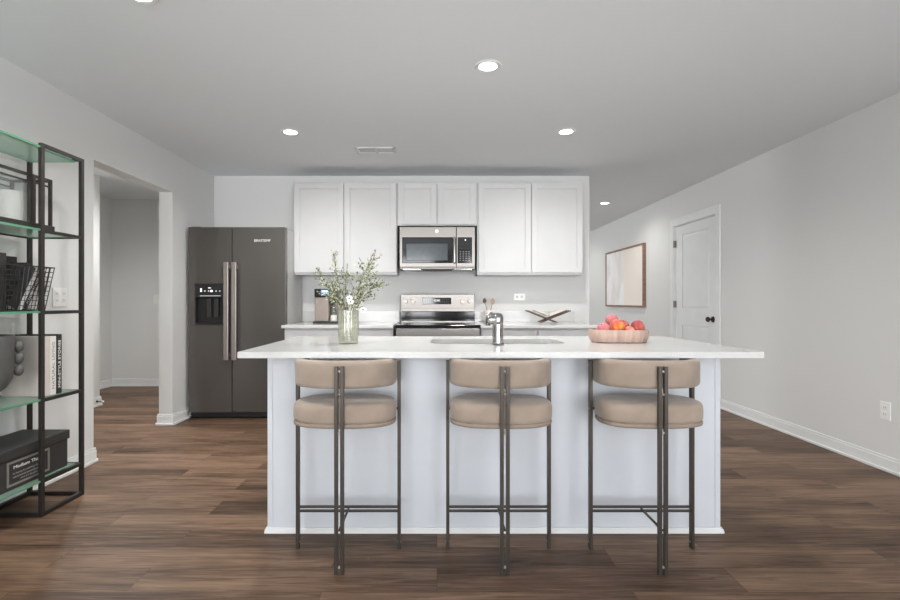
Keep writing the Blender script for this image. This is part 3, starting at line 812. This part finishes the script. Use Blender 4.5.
branch('thin branch standing near the middle of the vase', (-.022, .06, .385), (-.01, .02, .014), (-.012, .01, 0), 90)
branch('branch with white blossoms leaning right over the vase rim', (.085, -.05, .300), (-.018, -.01, .014), (.0, 0, .02), 110, .4, .04, [(.022, -.058, .222), (.085, -.045, .180), (.014, -.05, .240)])
branch('tall leafy branch rising to the right with dark leaf tips', (.132, .02, .455), (-.03, .005, .014), (-.015, 0, .02), 170, .4, .045)
branch('bushy branch on the right, lower than the tall dark tipped one', (.112, .04, .400), (-.022, .02, .014), (.01, 0, .01), 170, .4, .05)
branch('branch drooping furthest to the right of the vase', (.180, -.02, .300), (-.03, -.01, .014), (.01, 0, .045), 130, .4, .04)

# fruit bowl
FBX, FBY = 1.001, 2.76
bm = bmesh.new(); N_ = 72
loops = []
for a, b_, z in ((.138, .078, 0), (.146, .086, .004), (.156, .095, .030), (.158, .097, .066), (.156, .095, .070), (.148, .087, .070), (.146, .085, .030), (.130, .070, .012)):
    loops.append([(x * (1 + .008 * math.sin(9 * math.atan2(y, x))), y, z) for x, y in sup(a, b_, 2.8, N_)])
stack(bm, loops)
o = obj('fruit_bowl', bm, 'bowlwood', smooth=40); o.location = (FBX, FBY, .914)
tag(o, 'oval rosy wooden bowl full of peaches on the island', 'bowl')
M['p1'] = peach_material('peach_red_gold', (178, 46, 56), (206, 84, 52), (226, 160, 66))
M['p2'] = peach_material('peach_pink', (176, 82, 94), (190, 104, 108), (204, 134, 122))
M['p3'] = peach_material('peach_dark', (84, 34, 44), (168, 58, 62), (206, 112, 84))
M['p4'] = peach_material('peach_coral', (206, 90, 76), (224, 124, 98), (234, 164, 136))
def peach(label, loc, r, m, rot):
    bm = bmesh.new(); bmesh.ops.create_uvsphere(bm, u_segments=28, v_segments=18, radius=r)
    for v in bm.verts:
        a = math.atan2(v.co.y, v.co.x); k = 1 - .07 * math.exp(-(a / .28) ** 2) * math.sqrt(max(0, 1 - (v.co.z / r) ** 2))
        zt = v.co.z / r; rad = math.hypot(v.co.x, v.co.y) / r
        v.co = Vector((v.co.x * k, v.co.y * k, v.co.z * .93 - (.16 * r * math.exp(-(rad / .22) ** 2) if zt > 0 else -.04 * r * math.exp(-(rad / .2) ** 2))))
    bmesh.ops.rotate(bm, verts=bm.verts, cent=(0, 0, 0), matrix=Matrix.Rotation(rot[1], 3, 'Y') @ Matrix.Rotation(rot[0], 3, 'X'))
    t = thing('peach', label, 'peach', loc, 0, 'peaches in the wooden bowl')
    obj('flesh', bm, m, t, smooth=80)
    R_ = Matrix.Rotation(rot[1], 3, 'Y') @ Matrix.Rotation(rot[0], 3, 'X')
    obj('stem', cyl(bmesh.new(), R_ @ Vector((0, 0, r * .76)), R_ @ Vector((.002, 0, r * .90)), .0022, .0018, 8), 'stem', t)
bz = .914
peach('dusty pink peach at the left end of the bowl', (FBX - .083, FBY - .005, bz + .068), .040, 'p2', (.3, -.5))
peach('red and gold peach at the front of the bowl, the brightest', (FBX - .020, FBY - .040, bz + .088), .040, 'p1', (.5, .3))
peach('pink peach on top of the pile', (FBX - .022, FBY + .036, bz + .116), .038, 'p2', (-.3, .1))
peach('dull red peach behind the small coral one, right of the topmost', (FBX + .037, FBY + .038, bz + .086), .039, 'p3', (.2, .5))
peach('dark and red peach at the right end of the bowl', (FBX + .106, FBY - .002, bz + .084), .039, 'p3', (.4, 1.2))
peach('small coral peach low at the front, half sunk behind the bowl rim', (FBX + .044, FBY - .046, bz + .060), .030, 'p4', (.6, .2))

# ------------------------------------------------------------------ bar stools
def sweep(bm, path, w_, z0, z1, r):
    """rounded-rectangle section swept along a plan path (centre line)"""
    loops = []; n = len(path)
    zc, hz = (z0 + z1) / 2, (z1 - z0) / 2
    def sect(hw, hh, rr_):
        out = []
        for cx, cy, q in ((hw - rr_, hh - rr_, 0), (-hw + rr_, hh - rr_, 1), (-hw + rr_, -hh + rr_, 2), (hw - rr_, -hh + rr_, 3)):
            for k in range(5): out.append((cx + rr_ * math.cos(q * PI / 2 + PI / 2 * k / 4), cy + rr_ * math.sin(q * PI / 2 + PI / 2 * k / 4)))
        return out
    for i, p in enumerate(path):
        d = (Vector(path[min(i + 1, n - 1)]) - Vector(path[max(i - 1, 0)])).normalized(); nn = Vector((d.y, -d.x))
        shr = 1.0
        e = min(i, n - 1 - i)
        ins = [.016, .008, .003, .001][e] if e < 4 else 0
        for_s = sect(w_ / 2 - ins, hz - ins, max(.004, r - ins))
        loops.append([(p[0] + nn.x * s[0], p[1] + nn.y * s[0], zc + s[1]) for s in for_s])
    return stack(bm, loops)
SY = 2.20
def make_stool(x, label):
    t = thing('bar_stool', label, 'bar stool', (x, SY, 0), 0, 'bar stools along the island')
    # seat cushion (local y: -.105 .. +.175)
    cy, a, b_ = .037, .226, .142
    loops = []
    for k, z in ((.955, .622), (.99, .628), (1.0, .640), (1.0, .670), (.992, .685), (.97, .695), (.93, .701), (.80, .705), (.45, .706)):
        loops.append([(px * k, cy + py * k, z) for px, py in sup(a, b_, 2.7, 72)])
    obj('seat_cushion', stack(bmesh.new(), loops), 'velvet', t, smooth=60)
    loops = []
    for k, z in ((.95, .602), (.985, .605), (.995, .611), (.99, .618), (.96, .622)):
        loops.append([(px * k, cy + py * k, z) for px, py in sup(a, b_, 2.7, 72)])
    obj('seat_base', stack(bmesh.new(), loops), 'piping', t, smooth=60)
    # curved back: outer semi-ellipse .229 x .198 about y = +.095
    path = []
    ao, bo, w_, yc = .2255, .155, .050, .055
    A_, B_ = ao - w_ / 2, bo - w_ / 2
    half = []
    for i in range(33):
        r_ = math.radians(90 * i / 32); c_, s_ = math.cos(r_), math.sin(r_)
        half.append((A_ * s_ ** (2 / 2.35), yc - B_ * c_ ** (2 / 2.35)))
    half += [(A_, yc + .02), (A_, yc + .04), (A_, yc + .052), (A_, yc + .062), (A_, yc + .067), (A_, yc + .069)]
    path = [(-x_, y_) for x_, y_ in reversed(half[1:])] + half
    obj('backrest', sweep(bmesh.new(), path, w_, .767, .886, .020), 'velvet', t, smooth=60)
    # legs: pairs of slim bars
    bw = .0155
    bm = bmesh.new()
    for s in (-1, 1): box(bm, s * .0125 - bw / 2, s * .0125 + bw / 2, -.121, -.1055, 0, .866, .001, 1)
    lg = obj('leg', bm, 'bronze', t)
    bm = bmesh.new()
    for z in (.845, .75, .59, .03): ball(bm, (0, -.1165, z), .0065, u=10, v=8)
    for z in (.845, .75, .59, .03): cyl(bm, (-.006, -.113, z), (.006, -.113, z), .004, n=8)
    obj('bolts', bm, 'bolt', lg)
    for s in (-1, 1):
        bm = bmesh.new(); x_ = s * .2335
        box(bm, x_ - .0075, x_ + .0075, .095, .119, 0, .866, .001, 1)
        lf = obj('leg', bm, 'bronze', t)
        bm = bmesh.new()
        for z in (.845, .645, .03): cyl(bm, (x_ - .009, .107, z), (x_ + .009, .107, z), .004, n=8)
        obj('bolts', bm, 'bolt', lf)
        bm = bmesh.new(); cyl(bm, (s * .205, .107, .645), (s * .228, .107, .645), .006); obj('bracket', bm, 'bronze', lf)
    bm = bmesh.new()
    for z in (.172, .191): box(bm, -.2335, .2335, .101, .113, z - .0045, z + .0045)
    obj('footrest', bm, 'bronze', t)
    bm = bmesh.new(); bar(bm, (0, .107, .1815), (0, -.112, .1815), .008, .008)
    obj('stretcher', bm, 'bronze', t)
    return t
st = make_stool(-.408, 'taupe velvet bar stool at the left end of the island, below the vase')
for x, lb in ((.283, 'taupe velvet bar stool in the middle, in front of the sink and faucet'), (.942, 'taupe velvet bar stool at the right end of the island, below the fruit bowl')):
    c = copy_tree(st); c.location = (x, SY, 0); c['label'] = lb

# ------------------------------------------------------------------ open shelf on the left wall
EX0, EX1 = -2.405, -2.08
EY1, EYA = 2.950, 2.643
EY0, EYB_ = 1.50, 1.83
t = thing('display_shelf', 'tall charcoal metal display shelf with green glass shelves, against left wall', 'shelf', ((EX0 + EX1) / 2, (EY0 + EY1) / 2, 0))
ox, oy = (EX0 + EX1) / 2, (EY0 + EY1) / 2
pw = .021
LV = [.195, .623, 1.087, 1.52, 1.958]
def P_(x, y): return x - ox, y - oy
def post(x, y, z1):
    x, y = P_(x, y); obj('post', B(x - pw / 2, x + pw / 2, y - pw / 2, y + pw / 2, 0, z1, .0015, 1), 'shelfmetal', t)
xf, xb = EX1 - pw / 2, EX0 + pw / 2
for y in (EY1 - pw / 2, EYA, EYB_, EY0 + pw / 2): post(xf, y, 1.975)
for y in (EY1 - pw / 2, EY0 + pw / 2): post(xb, y, 1.975)
def rail(x0, y0, x1, y1, z, th=.018):
    a = P_(x0, y0); b_ = P_(x1, y1)
    x_0, x_1 = sorted((a[0], b_[0])); y_0, y_1 = sorted((a[1], b_[1])); h = th / 2
    obj('rail', B(x_0 - (h if x_0 == x_1 else -pw / 2), x_1 + (h if x_0 == x_1 else -pw / 2), y_0 - (h if y_0 == y_1 else -pw / 2), y_1 + (h if y_0 == y_1 else -pw / 2), z - h, z + h), 'shelfmetal', t)
for z in LV:
    zz = z - .009 if z < 1.9 else 1.966
    rail(xf, EYA, xf, EY1 - pw / 2, zz); rail(xf, EY0 + pw / 2, xf, EYB_, zz)      # front, end bays only
    rail(xb, EY1 - pw / 2, xf, EY1 - pw / 2, zz, .012); rail(xb, EY0 + pw / 2, xf, EY0 + pw / 2, zz, .012)
    rail(xb, EY0 + pw / 2, xb, EY1 - pw / 2, zz, .014)
rail(xf, EYA, xf, EY1 - pw / 2, .012, .022); rail(xf, EY0 + pw / 2, xf, EYB_, .012, .022)
rail(xb, EY1 - pw / 2, xf, EY1 - pw / 2, .012, .022); rail(xb, EY0 + pw / 2, xf, EY0 + pw / 2, .012, .022)
rail(xb, EY0 + pw / 2, xb, EY1 - pw / 2, .012, .022); rail(xb - .014, EYA, xf, EYA, .012, .022); rail(xb - .014, EYB_, xf, EYB_, .012, .022)
for z in LV:
    bm = bmesh.new(); a = P_(EX0 + .008, EY0 + .034); b_ = P_(EX1 - .029, EY1 - .034)
    a = (a[0] + .024, a[1])
    zt = z if z < 1.9 else 1.957
    box(bm, a[0], b_[0], a[1], b_[1], zt - .010, zt)
    # the open middle bay reaches out to the front
    c0 = P_(0, EYB_ + .015)[1]; c1 = P_(0, EYA - .015)[1]
    box(bm, b_[0], P_(EX1 - .004, 0)[0], c0, c1, zt - .010, zt)
    bmesh.ops.remove_doubles(bm, verts=bm.verts, dist=1e-5)
    for f in bm.faces: f.material_index = 0 if abs(f.normal.z) > .9 else 1
    o = obj('glass_shelf', bm, ['glass_shelf', 'glass_edge'], t)

G = 1e-3
# lantern with a candle
t = thing('candle_lantern', 'black framed glass lantern on the second shelf from the top', 'lantern', (-2.232, 2.575, LV[3] + G))
lx, ly, lh = .105, .175, .285
obj('base', B(-lx - .015, lx + .015, -ly - .015, ly + .015, 0, .030, .003), 'shelfmetal', t)
for sx_ in (-1, 1):
    for sy_ in (-1, 1): obj('post', B(sx_ * lx - .007, sx_ * lx + .007, sy_ * ly - .007, sy_ * ly + .007, .03, lh), 'shelfmetal', t)
obj('door_stile', B(lx - .006, lx + .008, ly - .145, ly - .108, .03, lh), 'shelfmetal', t)
bm = bmesh.new()
for sx_ in (-1, 1): box(bm, sx_ * lx - .007, sx_ * lx + .007, -ly, ly, lh - .014, lh)
for sy_ in (-1, 1): box(bm, -lx, lx, sy_ * ly - .007, sy_ * ly + .007, lh - .014, lh)
for sx_ in (-1, 1): box(bm, sx_ * lx - .004, sx_ * lx + .004, -ly, ly, lh - .045, lh - .037)
obj('top_frame', bm, 'shelfmetal', t)
obj('glass_pane', B(lx - .002, lx + .002, -ly + .007, ly - .145, .03, lh - .045), 'glass_clear', t)
obj('glass_pane', B(-lx - .002, -lx + .002, -ly + .007, ly - .007, .03, lh - .045), 'glass_clear', t)
t = thing('pillar_candle', 'thick white pillar candle inside the black lantern', 'candle', (-2.232, 2.63, LV[3] + .032))
obj('wax', lathe(bmesh.new(), [(.055, 0), (.058, .003), (.058, .160), (.054, .164), (.004, .160)], 32), 'candle', t, smooth=40)
obj('wick', cyl(bmesh.new(), (0, 0, .158), (.003, 0, .180), .002), 'blackpl', t)

# wire basket with books
t = thing('wire_basket', 'black wire basket holding books on the middle shelf', 'basket', (-2.245, 2.52, LV[2] + G))
bz0, bz1 = .003, .235
def bx_(f): return .100 + .022 * f, .215 + .04 * f
bm = bmesh.new(); wr = .0016
for i in range(10):
    f = i / 9; a, b_ = bx_(f); z = bz0 + (bz1 - bz0) * f
    q = wr if i not in (0, 9) else .003
    c = [(-a, -b_, z), (a, -b_, z), (a, b_, z), (-a, b_, z)]
    for k in range(4): bar(bm, c[k], c[(k + 1) % 4], 2 * q, 2 * q)
a0, b0 = bx_(0); a1, b1 = bx_(1)
for i in range(19):
    u = -1 + 2 * i / 18
    for s in (-1, 1): bar(bm, (s * a0, u * b0, bz0), (s * a1, u * b1, bz1), 2 * wr, 2 * wr)
    bar(bm, (-a0, u * b0, bz0), (a0, u * b0, bz0), 2 * wr, 2 * wr)
for i in range(10):
    u = -1 + 2 * i / 9
    for s in (-1, 1): bar(bm, (u * a0, s * b0, bz0), (u * a1, s * b1, bz1), 2 * wr, 2 * wr)
    bar(bm, (u * a0, -b0, bz0), (u * a0, b0, bz0), 2 * wr, 2 * wr)
obj('wire_mesh', bm, 'blackpl', t)
LA = .5
def lean_book(label, yb, depth, h_, thick, cover, xr, words=None):
    """book standing in the basket, leaning towards +y; spine towards the room"""
    t = thing('book', label, 'book', (xr, yb, LV[2] + .0075 + thick * math.sin(LA)), 0, 'books in the wire basket')
    R_ = Matrix.Rotation(-LA, 3, 'X')
    def put(bm): bmesh.ops.rotate(bm, verts=bm.verts, cent=(0, 0, 0), matrix=R_); return bm
    bm = B(-depth, 0, 0, .003, 0, h_); box(bm, -depth, 0, thick - .003, thick, 0, h_); box(bm, -.003, 0, .003, thick - .003, 0, h_)
    cv = obj('cover', put(bm), cover, t)
    obj('pages', put(B(-depth + .004, -.003, .003, thick - .003, .003, h_ - .003)), 'paper', t)
    if words: text('spine_lettering', words, thick * .62, 'white' if cover == 'bookblack' else 'greyink', cv, R_ @ Vector((.0008, thick / 2, h_ / 2)), R_ @ Vector((0, 0, 1)), R_ @ Vector((0, -1, 0)), width=h_ * .75)
def album(label, x, y, ln, h_):
    t = thing('album', label, 'book', (x, y, LV[2] + .0075), 0, 'albums in the wire basket')
    obj('cover', B(0, .020, 0, ln, 0, h_, .002), 'bookblack', t)
    obj('pages', B(.003, .017, ln, ln + .003, .004, h_ - .004), 'bookblack', t)
album('black album standing at the back of the basket against the wall side', -2.300, 2.33, .385, .285)
album('black album standing at the front of the basket, left of the leaning books', -2.169, 2.315, .180, .285)
lean_book('thick black book leaning leftmost in the wire basket', 2.507, .115, .250, .060, 'bookblack', -2.150)
lean_book('thin cream book leaning between two black books in the basket', 2.567, .115, .250, .020, 'bookwhite', -2.148)
lean_book('black book with white spine lettering leaning in the wire basket', 2.594, .115, .235, .028, 'bookblack', -2.148, 'MODERN HOME')
lean_book('pale book leaning rightmost in the wire basket', 2.629, .115, .200, .030, 'bookpink', -2.148)

# vessel with beaded handles
t = thing('ceramic_vessel', 'charcoal footed ceramic vessel with beaded handles on the fourth shelf down', 'vase', (-2.245, 2.43, LV[1] + G))
obj('bowl', lathe(bmesh.new(), [(.085, 0), (.088, .006), (.06, .018), (.045, .035), (.075, .05), (.118, .085), (.140, .13), (.147, .18), (.149, .345), (.143, .345), (.140, .18), (.11, .09), (.002, .06)], 48), 'vessel', t, smooth=45)
for s in (-1, 1):
    bm = bmesh.new()
    for k, z in enumerate((.165, .225, .285)): ball(bm, (s * .162 * .735, s * .162 * .678, z), .030, (.75, .75, 1.0))
    obj('handle', bm, 'vessel', t, smooth=60)

def shelf_book(label, y0, y1, xf_, depth, h_, cover, words=None, ink='greyink'):
    t = thing('book', label, 'book', (xf_, y0, LV[1] + G), 0, 'upright books on the fourth shelf')
    th = y1 - y0
    bm = B(-depth, 0, 0, .004, 0, h_, .001, 1); box(bm, -depth, 0, th - .004, th, 0, h_, .001, 1); box(bm, -.004, 0, .004, th - .004, 0, h_)
    cv = obj('cover', bm, cover, t)
    obj('pages', B(-depth + .006, -.004, .004, th - .004, .004, h_ - .004), 'paper', t)
    if words: text('spine_lettering', words, th * .62, ink, cv, (.0008, th / 2, h_ / 2), (0, 0, 1), (0, -1, 0), width=h_ * .8)
shelf_book('pinkish grey book nearest the metal post on the fourth shelf', 2.700, 2.735, -2.118, .235, .320, 'bookpink')
shelf_book('off-white book with grey spine lettering between pinkish and black books', 2.738, 2.778, -2.116, .235, .322, 'bookwhite', 'NATURAL LIVING')
shelf_book('black book with white spine lettering at the end of the upright row', 2.781, 2.818, -2.114, .235, .330, 'bookblack', 'MINI-STYLE STORIES', 'white')

# storage box
t = thing('storage_box', 'black lidded storage box with metal label frame on the bottom shelf', 'box', (-2.25, 2.55, LV[0] + G))
obj('body', B(-.128, .128, -.33, .322, 0, .165, .002), 'boxblack', t)
obj('lid', B(-.136, .136, -.338, .330, .155, .205, .003), 'boxblack', t)
y0, y1, z0, z1 = -.085, .185, .020, .142
bm = bmesh.new(); fw = .010; fx = .128
box(bm, fx, fx + .004, y0, y0 + fw, z0, z1); box(bm, fx, fx + .004, y1 - fw, y1, z0, z1)
box(bm, fx, fx + .004, y0 + fw, y1 - fw, z0, z0 + fw); box(bm, fx, fx + .004, y0 + fw, y1 - fw, z1 - fw, z1)
fr = obj('label_frame', bm, 'boxframe', t)
text('label_title', 'Medium Things', .024, 'white', fr, (fx + .0012, .05, .108), (0, 1, 0), (0, 0, 1), width=.19)
text('label_lines', 'for keeping the small things of every day', .014, 'greyink', fr, (fx + .0012, .05, .078), (0, 1, 0), (0, 0, 1), width=.20)
text('label_lines', 'made by hand and covered in fine black cloth', .014, 'greyink', fr, (fx + .0012, .05, .060), (0, 1, 0), (0, 0, 1), width=.20)
text('label_lines', 'store in a dry place', .014, 'greyink', fr, (fx + .0012, .05, .044), (0, 1, 0), (0, 0, 1), width=.11)
